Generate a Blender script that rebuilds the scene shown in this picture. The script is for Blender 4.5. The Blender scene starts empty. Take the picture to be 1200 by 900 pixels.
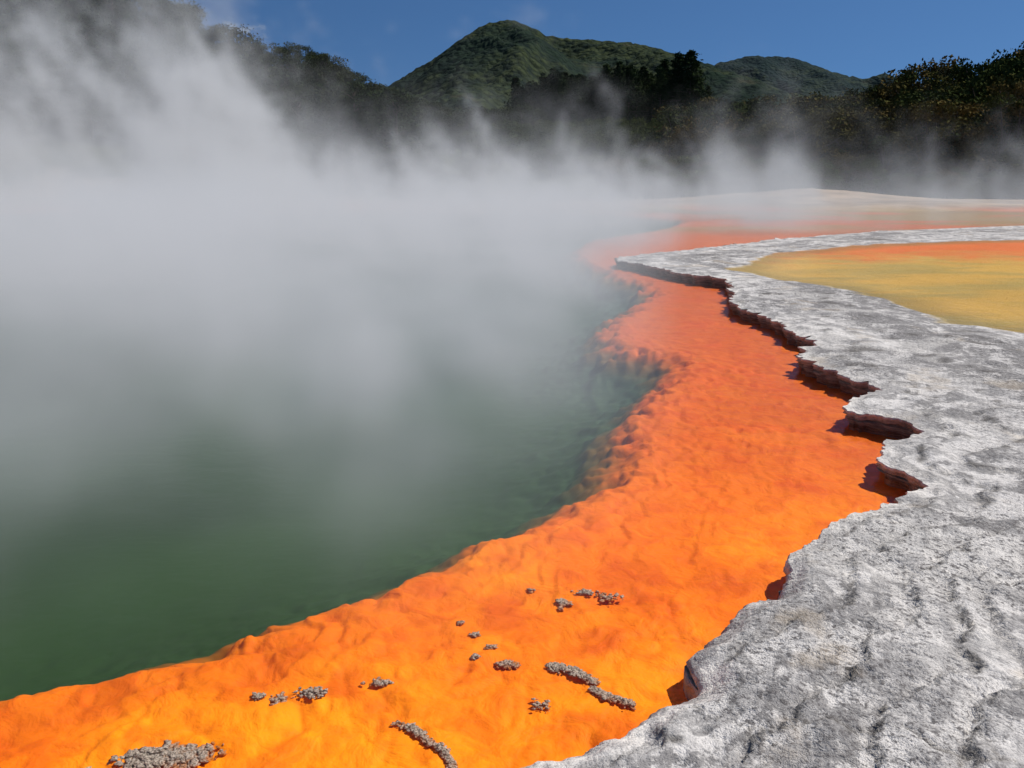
import bpy, math, random
import numpy as np
from mathutils import Vector, geometry

random.seed(7); rng=np.random.default_rng(7)
scene=bpy.context.scene
scene.view_settings.view_transform='Standard'
scene.view_settings.look='None'
scene.view_settings.exposure=0

# ------------------------------------------------------------------ numpy helpers
def hash2(ix,iy,seed):
    h=(ix.astype(np.int64)*374761393+iy.astype(np.int64)*668265263+seed*1442695041)&0xffffffff
    h=((h^(h>>13))*1274126177)&0xffffffff
    h=h^(h>>16)
    return (h&0xffffff)/float(0xffffff)
def vnoise(x,y,seed=0):
    ix=np.floor(x);iy=np.floor(y);fx=x-ix;fy=y-iy
    fx=fx*fx*fx*(fx*(fx*6-15)+10);fy=fy*fy*fy*(fy*(fy*6-15)+10)
    a=hash2(ix,iy,seed);b=hash2(ix+1,iy,seed);c=hash2(ix,iy+1,seed);d=hash2(ix+1,iy+1,seed)
    return (a*(1-fx)+b*fx)*(1-fy)+(c*(1-fx)+d*fx)*fy
def fbm(x,y,octv=4,seed=0,gain=0.5):
    s=0;a=1;t=0
    for o in range(octv):
        s=s+a*(vnoise(x*(2**o)+o*17.3,y*(2**o)-o*9.1,seed+o)*2-1);t+=a;a*=gain
    return s/t
def worley(x,y,seed=0,second=False):
    ix=np.floor(x);iy=np.floor(y);d=np.full(x.shape,9.);d2=np.full(x.shape,9.)
    for a in (-1,0,1):
        for b in (-1,0,1):
            cx=ix+a;cy=iy+b
            px=cx+hash2(cx,cy,seed);py=cy+hash2(cx,cy,seed+9)
            q=(px-x)**2+(py-y)**2
            d2=np.minimum(d2,np.maximum(d,q));d=np.minimum(d,q)
    return (np.sqrt(d),np.sqrt(d2)) if second else np.sqrt(d)
def sst(a,b,x):
    t=np.clip((x-a)/(b-a),0,1);return t*t*(3-2*t)
def seg_dist(px,py,poly,closed=True):
    n=len(poly);d=np.full(px.shape,1e9)
    for i in range(n if closed else n-1):
        ax,ay=poly[i];bx,by=poly[(i+1)%n]
        dx,dy=bx-ax,by-ay;L=dx*dx+dy*dy+1e-12
        t=np.clip(((px-ax)*dx+(py-ay)*dy)/L,0,1)
        d=np.minimum(d,(px-ax-t*dx)**2+(py-ay-t*dy)**2)
    return np.sqrt(d)
def inside(px,py,poly):
    n=len(poly);r=np.zeros(px.shape,bool)
    for i in range(n):
        ax,ay=poly[i];bx,by=poly[(i+1)%n]
        if ay==by: continue
        c=((ay>py)!=(by>py))&(px<(bx-ax)*(py-ay)/(by-ay)+ax)
        r^=c
    return r
def sdf(px,py,poly):
    d=seg_dist(px,py,poly);return np.where(inside(px,py,poly),d,-d)
def mesh_np(name,verts,faces,mat=None,smooth=True):
    me=bpy.data.meshes.new(name)
    verts=np.asarray(verts,np.float32);faces=np.asarray(faces,np.int32)
    k=faces.shape[1]
    me.vertices.add(len(verts));me.vertices.foreach_set('co',verts.ravel())
    me.loops.add(faces.size);me.loops.foreach_set('vertex_index',faces.ravel())
    me.polygons.add(len(faces))
    me.polygons.foreach_set('loop_start',np.arange(0,faces.size,k,dtype=np.int32))
    me.update(calc_edges=True);me.validate()
    if smooth: me.polygons.foreach_set('use_smooth',np.ones(len(me.polygons),bool))
    if mat: me.materials.append(mat)
    return me
def add_obj(name,me,parent=None):
    ob=bpy.data.objects.new(name,me);scene.collection.objects.link(ob)
    if parent: ob.parent=parent
    return ob
def set_col(me,name,rgb):
    a=me.color_attributes.new(name,'FLOAT_COLOR','POINT')
    c=np.ones((len(me.vertices),4),np.float32);c[:,:3]=rgb
    a.data.foreach_set('color',c.ravel())
def set_f(me,name,v):
    a=me.attributes.new(name,'FLOAT','POINT');a.data.foreach_set('value',np.asarray(v,np.float32))

# ------------------------------------------------------------------ shader helpers
class NT:
    def __init__(s,nt): s.nt=nt
    def n(s,t,**k):
        nd=s.nt.nodes.new(t)
        for a,b in k.items(): setattr(nd,a,b)
        return nd
    def link(s,a,b): s.nt.links.new(a,b)
    def put(s,sock,v):
        if isinstance(v,bpy.types.NodeSocket): s.link(v,sock)
        else: sock.default_value=v
    def math(s,op,a,b=0.0,c=None,clamp=False):
        m=s.n('ShaderNodeMath',operation=op);m.use_clamp=clamp
        s.put(m.inputs[0],a);s.put(m.inputs[1],b)
        if c is not None:s.put(m.inputs[2],c)
        return m.outputs[0]
    def mr(s,v,a,b,c=0.0,d=1.0,it='SMOOTHSTEP'):
        m=s.n('ShaderNodeMapRange');m.interpolation_type=it;m.clamp=True
        s.put(m.inputs[0],v)
        for i,x in enumerate((a,b,c,d)): s.put(m.inputs[i+1],x)
        return m.outputs[0]
    def noise(s,vec,scale,detail=4,rough=.5,dist=0.0):
        m=s.n('ShaderNodeTexNoise')
        if vec is not None: s.link(vec,m.inputs['Vector'])
        m.inputs['Scale'].default_value=scale;m.inputs['Detail'].default_value=detail
        m.inputs['Roughness'].default_value=rough;m.inputs['Distortion'].default_value=dist
        return m.outputs[0]
    def voro(s,vec,scale,feature='F1',out='Distance',smooth=None):
        m=s.n('ShaderNodeTexVoronoi');m.feature=feature
        if vec is not None: s.link(vec,m.inputs['Vector'])
        m.inputs['Scale'].default_value=scale
        if smooth is not None: m.inputs['Smoothness'].default_value=smooth
        return m.outputs[out]
    def mix(s,f,a,b,mode='MIX'):
        m=s.n('ShaderNodeMix',data_type='RGBA',blend_type=mode)
        s.put(m.inputs[0],f)
        for i,v in ((6,a),(7,b)):
            if isinstance(v,tuple) and len(v)==3: v=(*v,1)
            s.put(m.inputs[i],v)
        return m.outputs[2]
    def bump(s,h,strength,dist,nrm=None):
        m=s.n('ShaderNodeBump');s.put(m.inputs['Strength'],strength);m.inputs['Distance'].default_value=dist
        s.link(h,m.inputs['Height'])
        if nrm: s.link(nrm,m.inputs['Normal'])
        return m.outputs[0]
    def scalev(s,vec,v):
        m=s.n('ShaderNodeVectorMath',operation='MULTIPLY');s.link(vec,m.inputs[0]);m.inputs[1].default_value=v
        return m.outputs[0]
def new_mat(name):
    m=bpy.data.materials.new(name);m.use_nodes=True;m.node_tree.nodes.clear()
    t=NT(m.node_tree);out=t.n('ShaderNodeOutputMaterial');return m,t,out
def principled(t,out,col,rough=.8,nrm=None,spec=.3):
    p=t.n('ShaderNodeBsdfPrincipled');t.put(p.inputs['Base Color'],(*col,1) if isinstance(col,tuple) else col)
    t.put(p.inputs['Roughness'],rough);p.inputs['Specular IOR Level'].default_value=spec
    if nrm: t.link(nrm,p.inputs['Normal'])
    t.link(p.outputs[0],out.inputs[0]);return p

# ------------------------------------------------------------------ plan of the place (metres, water level z=0, viewer at origin looking +Y)
POOL=[(-2.30,2.70),(-2.04,2.81),(-1.88,2.90),(-1.685,3.0),(-1.55,3.11),(-1.34,3.14),(-1.19,3.19),(-1.17,3.30),(-1.0,3.36),
 (-.986,3.51),(-.766,3.65),(-.534,3.84),(-.188,4.09),(-.10,4.36),(.206,4.53),(.44,4.86),(.57,5.07),(.80,5.31),(.94,5.84),
 (1.12,6.73),(1.49,7.57),(1.99,8.85),(2.05,9.53),(1.55,10.1),(1.40,10.9),(1.83,12.7),(2.63,14.7),(3.0,17.0),(2.43,19.3),
 (2.08,22.1),(2.15,25.8),(3.2,30.5),(6.95,37.3),(10,46),(6,58),(-10,62),(-38,58),(-46,30),(-44,-4),(-6,-3),(-3.6,1.2)]
EDGE=[(-.45,2.12),(-.166,2.25),(-.071,2.31),(.116,2.38),(.299,2.46),(.431,2.55),(.608,2.67),(.731,2.76),(.75,2.91),(.803,3.03),
 (.936,3.20),(1.063,3.39),(1.273,3.53),(1.364,3.74),(1.482,3.93),(1.696,4.15),(1.966,4.35),(2.20,4.49),(2.427,4.68),(2.615,4.92),
 (2.591,5.17),(2.504,5.40),(2.721,5.73),(3.14,6.01),(3.103,6.29),(2.814,6.57),(3.03,6.95),(3.343,7.29),(3.294,7.81),(3.149,8.60),
 (3.33,9.21),(3.606,9.68),(3.567,10.45),(3.587,11.64),(3.469,12.75),(3.926,14.55),(4.167,15.9),(3.583,17.07),(3.098,18.5),
 (2.556,20.4),(3.65,21.9),(4.79,23.0),(6.48,24.9),(8.46,27.1),(10.95,29.3),(14.2,31.9)]
BACK=[(22,36),(32,40),(60,45),(60,-3),(-1.2,-3),(-1.0,.6),(-.75,1.8)]
YPOOL=[(4.79,17.9),(5.63,19.9),(7.04,22.1),(8.96,23.9),(11.45,25.6),(14.4,26.7),(18.6,27.6),(27,28),(32,20),(20,10),(9,8.6),
 (7.2,9.57),(6.5,10.14),(5.81,10.9),(5.975,11.7),(6.157,13.2),(5.66,14.9),(5.13,16.3)]
WATERS=[(-50,-6),(-52,30),(-42,60),(-10,67),(12,62),(30,58),(62,56),(62,-6)]

def catmull(pts,sub=6):
    o=[]
    for i in range(len(pts)-1):
        p0=pts[max(i-1,0)];p1=pts[i];p2=pts[i+1];p3=pts[min(i+2,len(pts)-1)]
        for k in range(sub):
            t=k/sub
            o.append(tuple(.5*((2*p1[j])+(-p0[j]+p2[j])*t+(2*p0[j]-5*p1[j]+4*p2[j]-p3[j])*t*t+(-p0[j]+3*p1[j]-3*p2[j]+p3[j])*t**3) for j in (0,1)))
    o.append(pts[-1]);return o

# dense, ragged shelf edge
e=np.array(catmull(EDGE,8))
seg=np.linalg.norm(np.diff(e,axis=0),axis=1);s=np.concatenate([[0],np.cumsum(seg)])
ss=[0.0]
while ss[-1]<s[-1]-.02:
    x=np.interp(ss[-1],s,e[:,0]);y=np.interp(ss[-1],s,e[:,1]);ss.append(ss[-1]+max(.012,.0042*math.hypot(x,y)))
ss=np.array(ss);ex=np.interp(ss,s,e[:,0]);ey=np.interp(ss,s,e[:,1])
tx=np.gradient(ex);ty=np.gradient(ey);L=np.hypot(tx,ty);nx,ny=-ty/L,tx/L
r=np.hypot(ex,ey);amp=np.clip(r/6,.5,2.2)
nn=.055*fbm(ex*4,ey*4,2,3)+.055*fbm(ex*13,ey*13,3,5)+.03*(.5-worley(ex*7,ey*7,4))
nn+= -.06*np.abs(fbm(ex*2.2,ey*2.2,2,8))
nn*=amp
ex=ex+nx*nn;ey=ey+ny*nn
front=np.stack([ex,ey],1);nF=len(front)
SHELF=[tuple(p) for p in front]+BACK
SH_LOW=[tuple(p) for p in front[::3]]+BACK

def shelf_z(x,y,d):
    r=np.hypot(x,y)
    z=.150+.028*fbm(x*.7,y*.7,3,11)+.018*fbm(x*3.1,y*3.1,3,12)+.010*fbm(x*9,y*9,3,13)*(r<16)+.005*fbm(x*30,y*30,3,16)*(r<9)
    z-=.020*np.abs(fbm(x*1.8+.3*fbm(x*5,y*5,2,61),y*1.8,4,62))
    rough=sst(-.1,.35,fbm(x*.8,y*.8,3,64))
    z+=.012*rough*(0.5-worley(x*9+fbm(x*9,y*9,2,66),y*9,63))*(r<9)+.008*rough*(.5-worley(x*22+fbm(x*20,y*20,2,67),y*22,65))*(r<6)
    nearf=1-sst(3.2,4.6,y)
    z-= (.010+.055*nearf)*np.exp(-d/(.04+.06*nearf))
    z+= .03*nearf*sst(.1,.9,d)
    sc_=np.clip(r/5,.8,2.5)
    c_=(d/sc_)*3.2+1.6*fbm(x*1.3,y*1.3,5,15);fr=c_-np.floor(c_)
    z+=.034*(sst(0,.05,fr)-fr)*(1-sst(2,4,d))*sst(.02,.12,d)
    # drying cracks between crust plates
    w1,w2=worley(x*1.5+.5*fbm(x*3,y*3,4,68),y*1.5+.5*fbm(x*3,y*3,4,69),70,True)
    crack=(1-sst(.0,.035,w2-w1))*sst(-.1,.3,fbm(x*.9,y*.9,2,71))*(r<14)
    z-=.012*crack
    yp=sdf(x,y,YPOOL)+.35*fbm(x*1.1,y*1.1,3,14)
    k_=sst(-1.2,.0,yp);z=z*(1-k_)+k_*.145
    z-= .05*sst(-.05,.35,yp)
    stp=np.exp(-((fr-.02)/.05)**2)*(1-sst(2,4,d))*sst(.02,.12,d)
    return z,yp,np.maximum(stp,crack*.9),rough

# ------------------------------------------------------------------ GROUND
rr=[.6]
while rr[-1]<4500:
    q=rr[-1];rr.append(q*(1+(.0050 if q<12 else .0075 if q<30 else .012 if q<90 else .03 if q<400 else .07)))
rr=np.array(rr);ang=np.radians(np.concatenate([np.linspace(-86,-36,90,endpoint=False),np.linspace(-36,36,500,endpoint=False),np.linspace(36,86,90)]))
R,A=np.meshgrid(rr,ang,indexing='ij');X=(R*np.sin(A)).ravel();Y=(R*np.cos(A)).ravel()-.8
dp0=sdf(X,Y,POOL);rad=np.hypot(X,Y)
dp=dp0+np.clip(rad/5,.5,3)*(.085*fbm(X*2.3,Y*2.3,3,21)+.05*fbm(X*8,Y*8,3,22)+.05*(.5-worley(X*4,Y*4,29)))
dw=-sdf(X,Y,WATERS)+2.5*fbm(X*.15,Y*.15,3,23)
near=1-sst(9,16,rad)
z=-.064+.014*fbm(X*2.5,Y*2.5,3,24)
lump=sst(-.25,.35,fbm(X*1.7,Y*1.7,3,42))*.75+.25; lump=np.maximum(lump,np.exp(-np.abs(dp)/.5))
wx_=X+.12*fbm(X*3,Y*3,2,33);wy_=Y+.12*fbm(X*3,Y*3,2,43)
w1=worley(wx_*4.0,wy_*4.0,34);w2=worley(wx_*9.5,wy_*9.5,35);w3=worley(wx_*19,wy_*19,45)
dome=lambda w_: np.sqrt(np.clip(1-(w_/.85)**2,0,1))-.6
bumpz=.024*dome(w1)+.020*dome(w2)+.009*dome(w3)
z+=near*lump*(.010*fbm(X*6,Y*6,3,25)+bumpz)
cf=(-dp)*5.0+1.3*fbm(X*3,Y*3,3,36);fr=cf-np.floor(cf)
z+=.022*near*(sst(0,.2,fr)-fr)*np.exp(-np.abs(dp)/.9)
rimf=np.exp(-np.abs(dp+.14)/.14)
z+=.018*rimf*near
ins=np.clip(dp,0,None)
z-=.62*(1-np.exp(-ins**1.3*1.5))
z=np.minimum(z,-.008)
# calm silt floor in the deep part
dk=sst(-.30,-.45,z);z=z*(1-dk)+dk*(-.064-.62*(1-np.exp(-ins**1.3*1.5)))
zb=z.copy()
land=sst(0,6,dw)
z=z*(1-land)+land*(.35+.15*fbm(X*.12,Y*.12,4,27))
z+=.9*np.exp(-(((X-27)/9)**2+((Y-76)/6)**2))*(1+.35*fbm(X*.2,Y*.2,4,28))
def farz(X,Y):
    h=10*sst(90,260,Y)+14*sst(260,900,Y)
    h+=18.5*sst(-20,-85,X)*sst(88,135,Y)
    h+=4*sst(20,60,X)*sst(84,130,Y)
    h+=6*sst(-8,-60,X)*sst(64,100,Y)
    return h
z+=farz(X,Y)
nr,na=R.shape
idx=np.arange(nr*na).reshape(nr,na)
F=np.stack([idx[:-1,:-1].ravel(),idx[:-1,1:].ravel(),idx[1:,1:].ravel(),idx[1:,:-1].ravel()],1)[:,::-1]
n1=fbm(X*1.5,Y*1.5,4,31)[:,None];n2=fbm(X*6,Y*6,4,32)[:,None];n3=fbm(X*3,Y*3,4,46)[:,None]
yel=np.array([.92,.275,.001]);org=np.array([.80,.170,.001]);red=np.array([.60,.118,.002])
col=org+(yel-org)*np.clip((sst(3.6,2.4,Y-.35*X)*.6)[:,None]+n1*1.0+.05,0,1)
k=np.clip(sst(4.2,7.0,Y)[:,None]*.85+n2*.2,0,1);col=col*(1-k)+red*k
k=np.clip(sst(.05,.45,n3)*.75,0,1);col=col*(1-k)+np.array([.66,.115,.001])*k
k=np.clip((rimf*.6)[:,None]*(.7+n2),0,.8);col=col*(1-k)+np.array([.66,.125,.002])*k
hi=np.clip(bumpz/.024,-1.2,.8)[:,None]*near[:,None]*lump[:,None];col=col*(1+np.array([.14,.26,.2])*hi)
pink=np.array([.66,.20,.075]);k=sst(18,34,Y)[:,None]*.7;col=col*(1-k)+pink*k
ochre=np.array([.40,.27,.10]);k=(sst(32,40,Y)*sst(-.3,.2,fbm(X*.12,Y*.25,3,37)))[:,None];col=col*(1-k)+ochre*k
cream=np.array([.40,.31,.22])*(1+.6*fbm(X*.35,Y*.8,4,38)[:,None]);k=land[:,None];col=col*(1-k)+cream*k
grass=np.array([.050,.062,.024])*(1+.4*n1)
k=(sst(80,86,Y+10*fbm(X*.1,Y*.1,3,39))+sst(-40,-52,X)).clip(0,1)[:,None];k=np.maximum(k,((X<-46)*1.0)[:,None]);col=col*(1-k)+grass*k

gm,t,out=new_mat('pool_bed_and_ground')
geo=t.n('ShaderNodeNewGeometry');pos=geo.outputs['Position']
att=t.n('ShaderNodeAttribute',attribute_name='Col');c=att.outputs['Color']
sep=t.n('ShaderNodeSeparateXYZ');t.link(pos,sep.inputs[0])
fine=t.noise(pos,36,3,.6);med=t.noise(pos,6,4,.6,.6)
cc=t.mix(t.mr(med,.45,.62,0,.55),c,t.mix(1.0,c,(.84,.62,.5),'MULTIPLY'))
cc=t.mix(t.mr(fine,.54,.70,0,.15),cc,t.mix(1.0,cc,(.75,.55,.5),'MULTIPLY'))
depth=sep.outputs['Z']
big=t.noise(pos,.25,2,.5)
green=t.mix(t.mr(sep.outputs['Y'],3,20),(.030,.070,.018),(.058,.108,.082))
green=t.mix(t.mr(big,.4,.65,0,.5),green,t.mix(1.0,green,(.68,.80,.82),'MULTIPLY'))
isw=t.mr(depth,-.105,-.21,0,1,'SMOOTHSTEP');isw2=t.mr(depth,-.135,-.38,0,1)
cc=t.mix(isw,cc,(.24,.095,.008));cc=t.mix(isw2,cc,green)
h=t.math('ADD',t.math('MULTIPLY',med,.9),t.math('MULTIPLY',fine,.16))
b=t.bump(h,t.mr(depth,-.22,-.09,0,.7),.035)
principled(t,out,cc,.7,b,.15)
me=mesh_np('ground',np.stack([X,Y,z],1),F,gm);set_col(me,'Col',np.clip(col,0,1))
add_obj('ground',me)

# ------------------------------------------------------------------ SINTER SHELF
q=.7
rows=[]
while q<60:
    k0=.0060 if q<8 else .010 if q<25 else .018
    stp=q*k0
    na_=int(math.radians(150)/k0*.85)
    a=np.linspace(-math.radians(50),math.radians(100),na_)+rng.uniform(-.003,.003,na_)
    rj=q+rng.uniform(-.35,.35,na_)*stp
    rows.append(np.stack([rj*np.sin(a),rj*np.cos(a)],1))
    q+=stp
P=np.concatenate(rows);P=P[(P[:,1]>-2.8)&(P[:,0]<59)]
P=P[inside(P[:,0],P[:,1],SH_LOW)]
dE=seg_dist(P[:,0],P[:,1],SH_LOW);m=dE>np.maximum(.02,.006*np.hypot(P[:,0],P[:,1]));P=P[m]
rP=np.hypot(P[:,0],P[:,1]);aP=np.degrees(np.arctan2(P[:,0],P[:,1]))
keep=((rP>1.9)&(aP<40))|(rng.random(len(P))<.2);P=P[keep]
allp=SHELF+[tuple(p) for p in P];nb=len(SHELF)
res=geometry.delaunay_2d_cdt([Vector(p) for p in allp],[(i,(i+1)%nb) for i in range(nb)],[],0,1e-6)
V2=np.array([tuple(v) for v in res[0]]);T=np.array([f for f in res[2] if len(f)==3],np.int32)
cen=V2[T].mean(1);T=T[inside(cen[:,0],cen[:,1],SHELF)]
d=seg_dist(V2[:,0],V2[:,1],SH_LOW[:-6],closed=False);zt,yp,stp_,rgh=shelf_z(V2[:,0],V2[:,1],d)
ar=np.cross(V2[T[:,1]]-V2[T[:,0]],V2[T[:,2]]-V2[T[:,0]]);T[ar<0]=T[ar<0][:,::-1]
V3=np.column_stack([V2,zt])
fx,fy=front[:,0],front[:,1]
gx=np.gradient(fx);gy=np.gradient(fy);kk=np.ones(9)/9
gx=np.convolve(np.pad(gx,4,'edge'),kk,'valid');gy=np.convolve(np.pad(gy,4,'edge'),kk,'valid')
L=np.hypot(gx,gy);ox,oy=-gy/L,gx/L
z0=shelf_z(fx,fy,np.zeros(nF))[0]
und=sst(3.3,4.5,fy)
sarr=ss
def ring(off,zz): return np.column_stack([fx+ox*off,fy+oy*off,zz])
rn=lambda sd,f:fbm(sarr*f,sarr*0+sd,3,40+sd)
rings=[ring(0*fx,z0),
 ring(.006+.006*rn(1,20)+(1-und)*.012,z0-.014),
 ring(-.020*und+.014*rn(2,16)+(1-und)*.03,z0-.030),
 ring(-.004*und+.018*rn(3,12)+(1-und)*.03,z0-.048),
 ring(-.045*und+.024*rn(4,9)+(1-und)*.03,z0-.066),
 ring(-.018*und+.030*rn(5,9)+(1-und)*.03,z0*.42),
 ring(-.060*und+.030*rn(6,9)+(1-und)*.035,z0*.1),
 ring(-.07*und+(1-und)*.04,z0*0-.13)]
W=np.concatenate(rings);base=len(V3)
i=np.arange(nF-1);Wf=[]
for k_ in range(len(rings)-1):
    a=base+k_*nF+i;b_=a+1;c_=b_+nF;d_=a+nF
    Wf+= [np.stack([a,b_,c_],1),np.stack([a,c_,d_],1)]
Wf=np.concatenate(Wf)
AV=np.concatenate([V3,W]);AF=np.concatenate([T,Wf])
sm,t,out=new_mat('grey_sinter')
geo=t.n('ShaderNodeNewGeometry');pos=geo.outputs['Position']
ed=t.n('ShaderNodeAttribute',attribute_name='edge_d').outputs['Fac']
ypn=t.n('ShaderNodeAttribute',attribute_name='yp').outputs['Fac']
wall=t.n('ShaderNodeAttribute',attribute_name='wall').outputs['Fac']
rg=t.n('ShaderNodeAttribute',attribute_name='rough').outputs['Fac']
st_=t.n('ShaderNodeAttribute',attribute_name='step').outputs['Fac']
n_big=t.noise(pos,.8,4,.62,.6);n_med=t.noise(pos,4.2,6,.70);n_f=t.noise(pos,34,4,.72)
n_g=t.noise(pos,150,2,.7)
com=t.n('ShaderNodeCombineXYZ');t.link(t.math('ADD',t.math('MULTIPLY',ed,4),t.math('MULTIPLY',n_big,5)),com.inputs[0]);t.link(t.math('MULTIPLY',n_med,2.5),com.inputs[1])
band=t.noise(com.outputs[0],1.2,3,.6)
base_c=t.mix(t.mr(n_med,.42,.58),(.66,.63,.60),(.35,.335,.325))
base_c=t.mix(t.mr(band,.50,.59,0,.8),base_c,(.22,.21,.205))
base_c=t.mix(t.mr(n_big,.53,.62,0,.5),base_c,(.74,.705,.66))
frm=t.math('ADD',.30,t.math('MULTIPLY',rg,.65))
base_c=t.mix(t.math('MULTIPLY',t.mr(n_f,.52,.62,0,1),frm),base_c,(.14,.13,.127))
base_c=t.mix(t.mr(n_f,.44,.34,0,.45),base_c,(.82,.78,.73))
base_c=t.mix(t.math('MULTIPLY',t.mr(n_g,.54,.66,0,.9),frm),base_c,(.12,.11,.105))
base_c=t.mix(t.math('MULTIPLY',st_,.8),base_c,(.11,.10,.09))
rim=t.mr(ed,.0,.14,.7,0)
base_c=t.mix(t.math('MULTIPLY',rim,t.mr(n_med,.35,.6,1,.15)),base_c,(.80,.75,.68))
base_c=t.mix(t.mr(t.noise(pos,1.7,3,.6),.58,.68,0,.3),base_c,(.50,.40,.28))
sp=t.n('ShaderNodeSeparateXYZ');t.link(pos,sp.inputs[0])
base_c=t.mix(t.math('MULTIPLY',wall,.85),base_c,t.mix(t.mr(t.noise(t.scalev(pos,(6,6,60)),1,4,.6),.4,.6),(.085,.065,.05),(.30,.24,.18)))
yc=t.mix(t.mr(t.noise(t.scalev(pos,(.35,1,1)),.8,4,.6,.5),.4,.65),(.70,.41,.08),(.50,.35,.09))
orx=t.math('ADD',sp.outputs['Y'],t.math('MULTIPLY',n_big,9))
yc=t.mix(t.mr(orx,23.5,28.5,0,.9),yc,(.85,.17,.03))
yc=t.mix(t.mr(ypn,1.1,.1,0,.65),yc,(.26,.20,.06))
base_c=t.mix(t.mr(ypn,-.02,.18),base_c,yc)
h=t.math('ADD',t.math('MULTIPLY',n_med,1.5),t.math('MULTIPLY',n_f,t.math('MULTIPLY',frm,.55)))
h=t.math('ADD',h,t.math('MULTIPLY',n_g,.06))
b=t.bump(h,.9,.045)
principled(t,out,base_c,.92,b,.15)
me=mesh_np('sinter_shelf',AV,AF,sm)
zw=np.zeros(len(W))
set_f(me,'edge_d',np.concatenate([d,zw]));set_f(me,'yp',np.concatenate([yp,np.full(len(W),-5.)]))
set_f(me,'step',np.concatenate([stp_,zw]));set_f(me,'rough',np.concatenate([rgh,zw+.5]))
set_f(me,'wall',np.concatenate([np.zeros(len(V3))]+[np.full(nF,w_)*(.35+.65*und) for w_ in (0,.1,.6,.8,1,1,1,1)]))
add_obj('sinter_shelf',me)

# ------------------------------------------------------------------ WATER
def water_mat(name,sc,refl,bs,tint=(1,1,1)):
    m,t,out=new_mat(name);geo=t.n('ShaderNodeNewGeometry');pos=geo.outputs['Position']
    n1=t.noise(t.scalev(pos,(1,1.7,1)),sc,2,.55,.3);n2=t.noise(t.scalev(pos,(1,2.2,1)),sc*4.5,2,.5)
    b=t.bump(t.math('ADD',n1,t.math('MULTIPLY',n2,.3)),bs,.05)
    fr=t.n('ShaderNodeFresnel');fr.inputs[0].default_value=1.33;t.link(b,fr.inputs['Normal'])
    gl=t.n('ShaderNodeBsdfGlossy');gl.inputs['Roughness'].default_value=.12;t.link(b,gl.inputs['Normal'])
    tr=t.n('ShaderNodeBsdfTransparent');tr.inputs[0].default_value=(*tint,1)
    mx=t.n('ShaderNodeMixShader');t.link(t.math('MULTIPLY',fr.outputs[0],refl),mx.inputs[0])
    t.link(tr.outputs[0],mx.inputs[1]);t.link(gl.outputs[0],mx.inputs[2]);t.link(mx.outputs[0],out.inputs[0]);return m
wm=water_mat('pool_water',3.0,.55,.12)
add_obj('water',mesh_np('water',[(-55,-8,0),(61,-8,0),(61,70,0),(-55,70,0)],[(0,1,2,3)],wm))
yw=water_mat('shallow_water',4.0,.25,.10)
me=bpy.data.meshes.new('shallow_pool_water');cx=np.array(YPOOL).mean(0)
exp=[(cx[0]+(x-cx[0])*1.06,cx[1]+(y-cx[1])*1.06,.124) for x,y in YPOOL]
me.from_pydata(exp,[],[list(range(len(exp)))]);me.materials.append(yw);add_obj('shallow_pool_water',me)

# ------------------------------------------------------------------ SINTER CRUST CLUMPS
cm,t,out=new_mat('crust_rock');geo=t.n('ShaderNodeNewGeometry');pos=geo.outputs['Position']
nf=t.noise(pos,140,4,.7);cc=t.mix(t.mr(nf,.42,.62),(.62,.54,.45),(.20,.16,.12))
sp=t.n('ShaderNodeSeparateXYZ');t.link(pos,sp.inputs[0])
cc=t.mix(t.mr(sp.outputs['Z'],-.032,-.050),cc,(.65,.20,.01))
principled(t,out,cc,.9,t.bump(nf,1.0,.012),.2)
import bmesh
def ico(sub):
    bm=bmesh.new();bmesh.ops.create_icosphere(bm,subdivisions=sub,radius=1)
    v=np.array([x.co[:] for x in bm.verts]);f=np.array([[x.index for x in fc.verts] for fc in bm.faces]);bm.free();return v,f
IV,IF=ico(2)
def bed_at(x,y):
    k_=np.argmin((X-x)**2+(Y-y)**2);return zb[k_]
def crust(points,rad_,n,sp_x,sp_y,low=False):
    vs=[];fs=[];o=0
    points=np.array(points,float);zl=[bed_at(*p) for p in points];zmid=float(np.mean(zl))
    for i_ in range(n):
        if len(points)>1:
            u_=rng.random()*(len(points)-1);k_=int(u_);f_=u_-k_;p=points[k_]*(1-f_)+points[k_+1]*f_;zz=zl[k_]*(1-f_)+zl[k_+1]*f_
        else: p=points[0];zz=zmid
        p=p+np.array([rng.normal()*sp_x,rng.normal()*sp_y])
        s_=rad_*rng.uniform(.35,1.3);zc=max(zz,-.052)+.002+rng.random()*.012
        sc=np.array([rng.uniform(.9,2.0),rng.uniform(.8,1.5),rng.uniform(.5,.8)])*s_
        v=IV*sc*(1+.30*rng.normal(size=(len(IV),1)))
        a=rng.random()*6.28;ca,sa=math.cos(a),math.sin(a)
        v=np.column_stack([v[:,0]*ca-v[:,1]*sa+p[0],v[:,0]*sa+v[:,1]*ca+p[1],v[:,2]+zc])
        vs.append(v);fs.append(IF+o);o+=len(v)
    add_obj('sinter_crust',mesh_np('sinter_crust',np.concatenate(vs),np.concatenate(fs),cm,False))
for (x,y,n,sx) in [(-1.032,2.89,36,.010),(-.953,2.89,60,.020),(-.821,2.92,75,.026),(-.561,3.0,60,.020),(-.17,3.37,40,.011),(-.244,3.48,16,.007),
   (-.096,3.27,40,.011),(-.161,3.18,26,.008),(-.019,3.14,120,.019),(.37,3.77,70,.022),(.2555,3.67,60,.016),(.484,3.73,55,.034),(.097,3.80,20,.008)]:
    crust([(x,y)],.0065,n,sx,sx*.6)
crust([(.2555,3.67),(.235,3.60)],.006,36,.006,.008)
crust([(.155,3.12),(.25,3.085),(.351,3.01)],.0072,330,.008,.012)
crust([(.338,2.95),(.40,2.90),(.485,2.85)],.0072,230,.008,.011)
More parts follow.
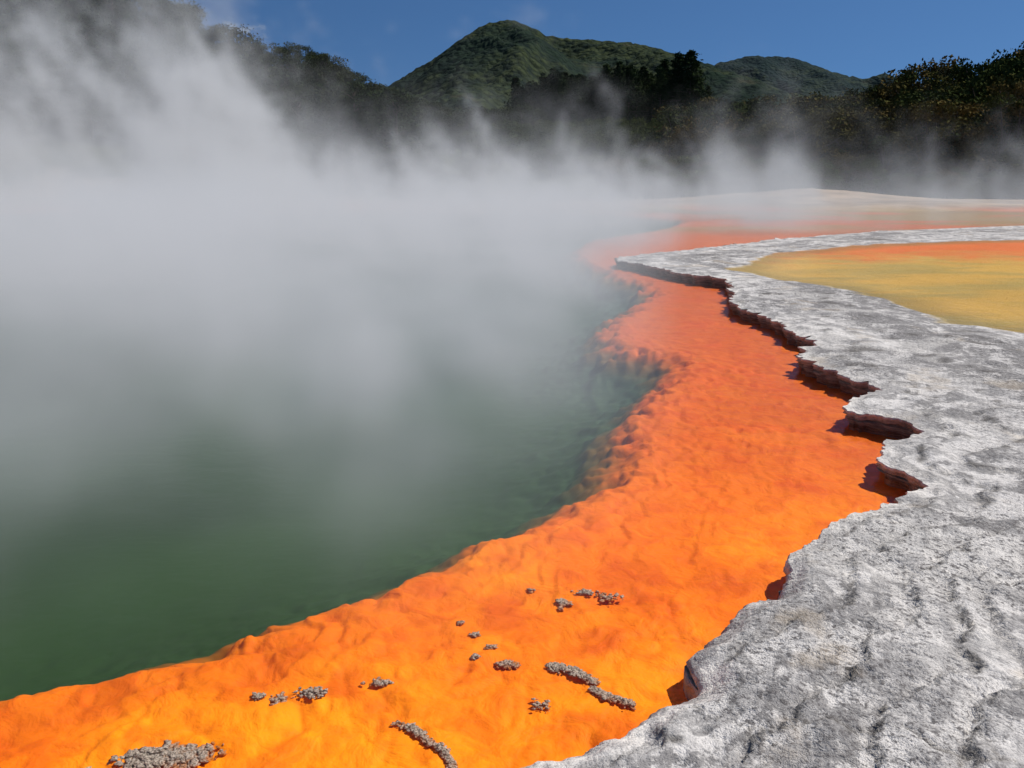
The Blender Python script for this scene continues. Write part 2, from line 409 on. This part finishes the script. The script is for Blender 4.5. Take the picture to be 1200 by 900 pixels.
crust([(-.447,2.745),(-.38,2.70),(-.321,2.64),(-.27,2.60),(-.244,2.56),(-.215,2.50),(-.19,2.43)],.0065,330,.007,.009)
crust([(-1.36,2.52),(-1.26,2.555),(-1.14,2.56)],.009,620,.038,.026)
crust([(-1.60,2.45),(-1.52,2.46)],.007,110,.02,.012)
crust([(.09,2.86),(.14,2.83)],.005,36,.016,.018,True)

# ------------------------------------------------------------------ HILLS
hm,t,out=new_mat('bush_covered_hill');geo=t.n('ShaderNodeNewGeometry');pos=geo.outputs['Position']
n1=t.noise(pos,.006,5,.62,.6);n2=t.voro(pos,.10,'F1');n3=t.noise(pos,.06,4,.7)
cc=t.mix(t.mr(n1,.45,.58),(.017,.028,.012),(.042,.052,.017))
cc=t.mix(t.mr(n3,.45,.62,0,.8),cc,(.009,.015,.009))
cc=t.mix(t.mr(n2,.35,.8,0,.5),cc,(.010,.016,.009))
cc=t.mix(t.mr(t.noise(pos,.012,4,.6,.5),.62,.70,0,.45),cc,(.070,.058,.03))
hh=t.math('ADD',t.math('MULTIPLY',n2,-.8),t.math('MULTIPLY',n3,1.2))
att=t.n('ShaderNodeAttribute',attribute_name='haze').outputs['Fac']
cc=t.mix(att,cc,(.045,.065,.09))  # distance haze painted into the hill's base colour
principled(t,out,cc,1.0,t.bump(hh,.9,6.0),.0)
def hill(ridge,y0,dep,res,haze,seed):
    rx=np.array([p[0] for p in ridge]);rz=np.array([p[1] for p in ridge])
    xs=np.arange(rx[0],rx[-1],res);ys=np.arange(y0-dep,y0+dep*.4,res)
    Xg,Yg=np.meshgrid(xs,ys,indexing='ij');X_=Xg.ravel();Y_=Yg.ravel()
    yr=y0+70*fbm(X_*.004,X_*0,2,seed)
    H=np.interp(X_,rx,rz);kk=np.interp(X_-15,rx,rz)+np.interp(X_+15,rx,rz);H=(H+kk)/3
    tt=(Y_-yr)/dep;prof=np.clip(1-np.abs(tt),0,1)
    prof=np.where(tt<0,prof**.85,prof**1.1)
    wx=X_+40*fbm(X_*.006,Y_*.006,3,seed+7)
    rid=np.abs(fbm(wx*.006+Y_*.001,Y_*.002,4,seed+1))
    sp_=fbm(X_*.02,Y_*.02,4,seed+2)
    Z=H*prof*(1-.85*rid*np.sqrt(np.clip(1-prof,0,1)))+sp_*12*np.sqrt(np.clip(1-prof,0,1))
    Z+=vnoise(X_*.13,Y_*.13,seed+3)*4+vnoise(X_*.3,Y_*.3,seed+4)*3-4
    n_,m_=Xg.shape;id_=np.arange(n_*m_).reshape(n_,m_)
    f=np.stack([id_[:-1,:-1].ravel(),id_[1:,:-1].ravel(),id_[1:,1:].ravel(),id_[:-1,1:].ravel()],1)
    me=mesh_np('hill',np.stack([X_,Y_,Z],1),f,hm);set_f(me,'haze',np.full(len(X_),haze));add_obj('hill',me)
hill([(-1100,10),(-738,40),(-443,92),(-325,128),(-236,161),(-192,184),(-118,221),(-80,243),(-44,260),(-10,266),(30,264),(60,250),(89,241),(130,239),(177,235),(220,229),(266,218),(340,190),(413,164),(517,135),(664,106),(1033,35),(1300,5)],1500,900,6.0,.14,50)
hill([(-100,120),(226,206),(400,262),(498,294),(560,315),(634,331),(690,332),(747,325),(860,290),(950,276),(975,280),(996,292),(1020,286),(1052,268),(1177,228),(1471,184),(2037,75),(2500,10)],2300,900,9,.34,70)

# ------------------------------------------------------------------ TREES
def leaf_mat(name,c1,c2,c3):
    m,t,out=new_mat(name);oi=t.n('ShaderNodeObjectInfo');r_=oi.outputs['Random']
    geo=t.n('ShaderNodeNewGeometry')
    cc=t.mix(t.mr(r_,0,.6,0,1,'LINEAR'),c1,c2);cc=t.mix(t.mr(r_,.6,1,0,.8,'LINEAR'),cc,c3)
    n=t.noise(geo.outputs['Position'],.5,2,.6);cc=t.mix(t.mr(n,.4,.65,0,.6),cc,t.mix(1.0,cc,(.40,.45,.45),'MULTIPLY'))
    p=t.n('ShaderNodeBsdfDiffuse');t.link(cc,p.inputs[0]);t.link(p.outputs[0],out.inputs[0]);return m
bark,t,out=new_mat('bark');principled(t,out,t.mix(t.noise(None,8,4),(.10,.075,.055),(.04,.03,.025)),.9)
L_bush=leaf_mat('manuka_leaves',(.085,.075,.026),(.13,.095,.032),(.060,.075,.022))
L_green=leaf_mat('bush_leaves',(.060,.085,.020),(.10,.12,.028),(.060,.070,.024))
L_dark=leaf_mat('dark_bush_leaves',(.040,.054,.018),(.055,.066,.020),(.044,.058,.018))
L_pine=leaf_mat('pine_needles',(.028,.044,.018),(.038,.054,.021),(.050,.062,.020))
def limb(vs,fs,a,b,ra,rb,k=6):
    a=np.array(a,float);b=np.array(b,float);dv=b-a;dv/=np.linalg.norm(dv)+1e-9
    u=np.cross(dv,[0.3,.9,.1]);u/=np.linalg.norm(u);w=np.cross(dv,u);o=sum(len(v) for v in vs)
    th=np.arange(k)*2*np.pi/k
    c=np.cos(th)[:,None]*u+np.sin(th)[:,None]*w
    vs.append(np.concatenate([a+c*ra,b+c*rb]))
    fs.append(np.array([[o+i,o+(i+1)%k,o+k+(i+1)%k,o+k+i] for i in range(k)]))
def leaves(cen,size):
    n=len(cen);d1=rng.normal(size=(n,3));d1/=np.linalg.norm(d1,axis=1)[:,None]
    d2=rng.normal(size=(n,3));d2-= (d2*d1).sum(1)[:,None]*d1;d2/=np.linalg.norm(d2,axis=1)[:,None]
    s_=size*rng.uniform(.6,1.4,(n,1));a=d1*s_;b=d2*s_*.6
    v=np.stack([cen-a,cen+b*.9-a*.1,cen+a,cen-b],1).reshape(-1,3)
    return v,np.arange(n*4).reshape(n,4)
def make_tree(kind,leafm,seed):
    global rng
    rng=np.random.default_rng(seed);vs=[];fs=[];pts_=[]
    if kind=='broad':
        H=.55;lean=rng.normal(size=2)*.04
        limb(vs,fs,(0,0,-.05),(lean[0],lean[1],H),.022,.010)
        for i_ in range(34):
            th=rng.random()*6.28;rr_=rng.uniform(.12,.40)*(1);zz=rng.uniform(.15,.92)
            wdt=math.sqrt(max(.05,1-((zz-.52)/.48)**2));p=np.array([math.cos(th)*rr_*wdt,math.sin(th)*rr_*wdt,zz])
            if i_%3==0: limb(vs,fs,(lean[0]*.6,lean[1]*.6,min(H,zz*.55)),p,.009,.003,5)
            s3=rng.normal(size=(120,3));s3/=(np.linalg.norm(s3,axis=1)[:,None]+1e-6);s3*=rng.uniform(.35,1.15,(120,1))
            c_=s3*np.array([.105,.105,.070])*rng.uniform(.7,1.2)+p;pts_.append(c_)
        c_=np.concatenate(pts_);lv,lf=leaves(c_,.0155)
    elif kind=='pine':
        limb(vs,fs,(0,0,-.05),(0,0,.98),.014,.002)
        for zz in np.arange(.08,.99,.032):
            rmax=.27*(1-zz)**.75*rng.uniform(.7,1.25)+.010
            nb_=10
            for i_ in range(nb_):
                th=rng.random()*6.28;L_=rmax*rng.uniform(.5,1.2);tip=np.array([math.cos(th)*L_,math.sin(th)*L_,zz+.02-.10*L_])
                if i_%4==0: limb(vs,fs,(0,0,zz),tip,.003,.001,3)
                u_=rng.uniform(.15,1,13)[:,None];c_=np.array([0,0,zz])*(1-u_)+tip*u_+rng.normal(size=(13,3))*.013;pts_.append(c_)
        c_=np.concatenate(pts_);lv,lf=leaves(c_,.014)
    else:
        limb(vs,fs,(0,0,-.05),(.02,0,.93),.018,.004)
        for i_ in range(36):
            zz=rng.uniform(.24,.97);th=rng.random()*6.28;rr_=rng.uniform(.05,.26)*(1.12-zz)**.45*1.25
            p=np.array([math.cos(th)*rr_,math.sin(th)*rr_,zz+.03]);limb(vs,fs,(0,0,zz-.05),p,.007,.002,4)
            c_=rng.normal(size=(85,3))*np.array([.042,.042,.032])*rng.uniform(.7,1.3)+p;pts_.append(c_)
        c_=np.concatenate(pts_);lv,lf=leaves(c_,.0135)
    o=sum(len(v) for v in vs);nl=sum(len(f) for f in fs)
    me=mesh_np(kind+'_tree',np.concatenate(vs+[lv]),np.concatenate(fs+[lf+o]),bark,False)
    me.materials.append(leafm);mi=np.ones(len(me.polygons),np.int32);mi[:nl]=0
    me.polygons.foreach_set('material_index',mi);return me
broadA=[make_tree('broad',L_bush,100+i_) for i_ in range(4)]
broadB=[make_tree('broad',L_green,110+i_) for i_ in range(3)]
broadD=[make_tree('broad',L_dark,115+i_) for i_ in range(3)]
pines=[make_tree('pine',L_pine,120+i_) for i_ in range(4)]
radi=[make_tree('radiata',L_pine,130+i_) for i_ in range(4)]
rnd=random.Random(5)
def gz(x,y): return float(farz(np.array([x]),np.array([y]))[0])+.3
def grove(name,meshes,n,fx_,hx,wx=1.0):
    p=bpy.data.objects.new(name,None);scene.collection.objects.link(p)
    for i_ in range(n):
        x,y=fx_(i_/n);h=hx(x,y);ob=add_obj('tree',rnd.choice(meshes),p)
        ob.location=(x,y,gz(x,y)-.2);w=h*wx*rnd.uniform(.85,1.25);ob.scale=(w,w,h);ob.rotation_euler=(0,0,rnd.random()*6.28)
U=rnd.uniform
grove('native_bush',broadA+broadD[:2],200,lambda t:(20+t*75+U(-3,3),U(86,112)),lambda x,y:(8.8+4.6*max(0,(x-34)/30)+U(-2.6,2.6))*(y/98),1.0)
grove('native_bush',broadA+broadB,150,lambda t:(10+t*84,U(81,89)),lambda x,y:U(1.6,5),1.5)
grove('pine_trees',pines,180,lambda t:(2+t*56+U(-2,2),U(235,310)),lambda x,y:U(14,24),1.15)
grove('native_bush',broadB,130,lambda t:(-4+t*66+U(-3,3),U(140,215)),lambda x,y:U(6,10),1.2)
grove('radiata_pine_trees',radi,270,lambda t:(-14-t*105+U(-4,4),U(96,150)),lambda x,y:U(7,13),1.15)
grove('native_bush',broadD,110,lambda t:(-8-t*100+U(-4,4),U(92,120)),lambda x,y:U(4,6.5),1.3)
grove('native_bush',broadD,120,lambda t:(-60+t*66+U(-3,3),U(200,270)),lambda x,y:U(8,13),1.1)

# ------------------------------------------------------------------ STEAM (real volumes generated by geometry nodes)
def steam_obj(name,mn,mx,resn,build,step,emis):
    m=bpy.data.materials.new(name+'_vol');m.use_nodes=True;m.node_tree.nodes.clear();t=NT(m.node_tree)
    o=t.n('ShaderNodeOutputMaterial');v=t.n('ShaderNodeVolumePrincipled')
    v.inputs['Color'].default_value=(.98,.98,.98,1);v.inputs['Density'].default_value=1.0;v.inputs['Anisotropy'].default_value=0.0
    da=t.n('ShaderNodeAttribute',attribute_name='density').outputs['Fac']
    t.link(t.math('MULTIPLY',da,emis),v.inputs['Emission Strength']);v.inputs['Emission Color'].default_value=(.95,.97,1.0,1)  # added glow by density, stands in for light scattered many times inside the steam
    t.link(v.outputs[0],o.inputs['Volume'])
    try: m.cycles.volume_step_rate=step
    except Exception as ex_: print('no step rate',ex_)
    ng=bpy.data.node_groups.new(name,'GeometryNodeTree')
    ng.interface.new_socket('Geometry',in_out='OUTPUT',socket_type='NodeSocketGeometry')
    g=NT(ng);go=g.n('NodeGroupOutput');vc=g.n('GeometryNodeVolumeCube')
    vc.inputs['Min'].default_value=mn;vc.inputs['Max'].default_value=mx
    for a,b_ in zip(('Resolution X','Resolution Y','Resolution Z'),resn): vc.inputs[a].default_value=b_
    ps=g.n('GeometryNodeInputPosition').outputs[0];sp=g.n('ShaderNodeSeparateXYZ');g.link(ps,sp.inputs[0])
    dens=build(g,ps,sp.outputs[0],sp.outputs[1],sp.outputs[2]);g.link(dens,vc.inputs['Density'])
    sm_=g.n('GeometryNodeSetMaterial');sm_.inputs['Material'].default_value=m
    g.link(vc.outputs[0],sm_.inputs[0]);g.link(sm_.outputs[0],go.inputs[0])
    me=bpy.data.meshes.new(name);me.from_pydata([(0,0,0)],[],[]);me.materials.append(m)
    ob=add_obj(name,me);md=ob.modifiers.new('steam','NODES');md.node_group=ng;return ob
def bank(g,p,x,y,z):
    cmb=g.n('ShaderNodeCombineXYZ');g.link(g.math('ADD',x,g.math('MULTIPLY',z,.28)),cmb.inputs[0]);g.link(g.math('MULTIPLY',y,.85),cmb.inputs[1]);g.link(g.math('MULTIPLY',z,.62),cmb.inputs[2])
    n=g.noise(cmb.outputs[0],.26,7,.62,1.2);n2=g.noise(g.scalev(cmb.outputs[0],(1,.8,.4)),.10,2,.5)
    H=g.math('ADD',5.2,g.mr(x,14,-8,0,2.0));H=g.math('ADD',H,g.mr(x,-8,-26,0,9.5))
    e_=g.math('SUBTRACT',1.0,g.math('DIVIDE',z,H))
    v=g.math('ADD',e_,g.math('MULTIPLY',g.math('SUBTRACT',n,.5),5.6));v=g.math('ADD',v,g.math('MULTIPLY',g.math('SUBTRACT',n2,.5),3.4))
    v=g.math('SUBTRACT',v,.55,clamp=True);v=g.math('POWER',v,1.6)
    v=g.math('ADD',v,g.math('MULTIPLY',g.mr(z,2.0,.1),.025))
    mk=g.mr(y,26,42);mk=g.math('MULTIPLY',mk,g.mr(y,76,64));mk=g.math('MULTIPLY',mk,g.mr(x,-58,-50))
    mk=g.math('MULTIPLY',mk,g.mr(x,4,20,1,.30));mk=g.math('MULTIPLY',mk,g.mr(x,56,46));mk=g.math('MULTIPLY',mk,g.mr(z,16,13))
    return g.math('MULTIPLY',g.math('MULTIPLY',v,mk),.27)
def veil(g,p,x,y,z):
    cmb=g.n('ShaderNodeCombineXYZ');g.link(g.math('ADD',x,g.math('MULTIPLY',z,.4)),cmb.inputs[0]);g.link(g.math('MULTIPLY',y,.7),cmb.inputs[1]);g.link(g.math('MULTIPLY',z,.7),cmb.inputs[2])
    n=g.noise(cmb.outputs[0],.55,5,.60,1.0);n2=g.noise(p,.20,2,.5)
    ed_=g.math('SUBTRACT',x,g.math('SUBTRACT',g.math('MULTIPLY',y,.22),.7))
    mk=g.mr(ed_,1.0,-1.6);mk=g.math('MULTIPLY',mk,g.mr(y,2.4,4.6));mk=g.math('MULTIPLY',mk,g.mr(y,36,28));mk=g.math('MULTIPLY',mk,g.mr(z,2.7,.3));mk=g.math('MULTIPLY',mk,g.mr(x,-18,-15))
    v=g.math('ADD',n,g.math('MULTIPLY',g.math('SUBTRACT',n2,.5),.9));v=g.mr(v,.34,.72)
    mk=g.math('MULTIPLY',mk,g.mr(y,4,14,1.5,.85))
    return g.math('MULTIPLY',g.math('MULTIPLY',v,mk),.30)
steam_obj('steam',(-60,24,0.02),(58,77,16.5),(236,108,54),bank,8.0,.11)
steam_obj('steam',(-18,2.2,0.02),(10,36,2.8),(130,160,16),veil,7.0,.11)

# ------------------------------------------------------------------ LIGHT, SKY, CAMERA
az=math.radians(70);el=math.radians(52)
w=bpy.data.worlds.new('World');scene.world=w;w.use_nodes=True;w.node_tree.nodes.clear();t=NT(w.node_tree)
wo=t.n('ShaderNodeOutputWorld');bg=t.n('ShaderNodeBackground');bg.inputs[1].default_value=.075
sky=t.n('ShaderNodeTexSky');sky.sky_type='NISHITA';sky.sun_disc=False;sky.sun_elevation=el;sky.sun_rotation=az
sky.altitude=500;sky.air_density=1.0;sky.dust_density=.2;sky.ozone_density=2.0
tc=t.n('ShaderNodeTexCoord');vm=t.n('ShaderNodeVectorMath',operation='ADD');t.link(tc.outputs['Generated'],vm.inputs[0]);vm.inputs[1].default_value=(0,0,.16)
t.link(vm.outputs[0],sky.inputs['Vector'])
skc=t.mix(1.0,sky.outputs[0],(.50,.76,1.0),'MULTIPLY')
cv=t.n('ShaderNodeVectorMath',operation='SUBTRACT');t.link(tc.outputs['Generated'],cv.inputs[0]);cv.inputs[1].default_value=(-.290,.94,.160)
cs=t.scalev(cv.outputs[0],(1,1,2.6));ln=t.n('ShaderNodeVectorMath',operation='LENGTH');t.link(cs,ln.inputs[0])
cn=t.noise(t.scalev(tc.outputs['Generated'],(1,1,2)),45,4,.6)
cf_=t.mr(t.math('ADD',ln.outputs['Value'],t.math('MULTIPLY',t.math('SUBTRACT',cn,.5),.07)),.028,.006,0,.6)
skc=t.mix(cf_,skc,(5.5,6.0,6.6))
t.link(skc,bg.inputs[0]);t.link(bg.outputs[0],wo.inputs[0])
sl=bpy.data.lights.new('sun','SUN');sl.energy=4.9;sl.angle=math.radians(.5);sl.color=(1,.955,.89)
so=add_obj('sun',sl);dv=Vector((math.cos(el)*math.sin(az),math.cos(el)*math.cos(az),math.sin(el)))
so.rotation_euler=dv.to_track_quat('Z','Y').to_euler();so.location=(30,10,60)
cd=bpy.data.cameras.new('camera');cd.lens=28.5;cd.sensor_width=36;cd.clip_end=8000;cd.clip_start=.05
co=add_obj('camera',cd);co.location=(0,0,2.0);co.rotation_euler=(math.radians(76),0,0);scene.camera=co
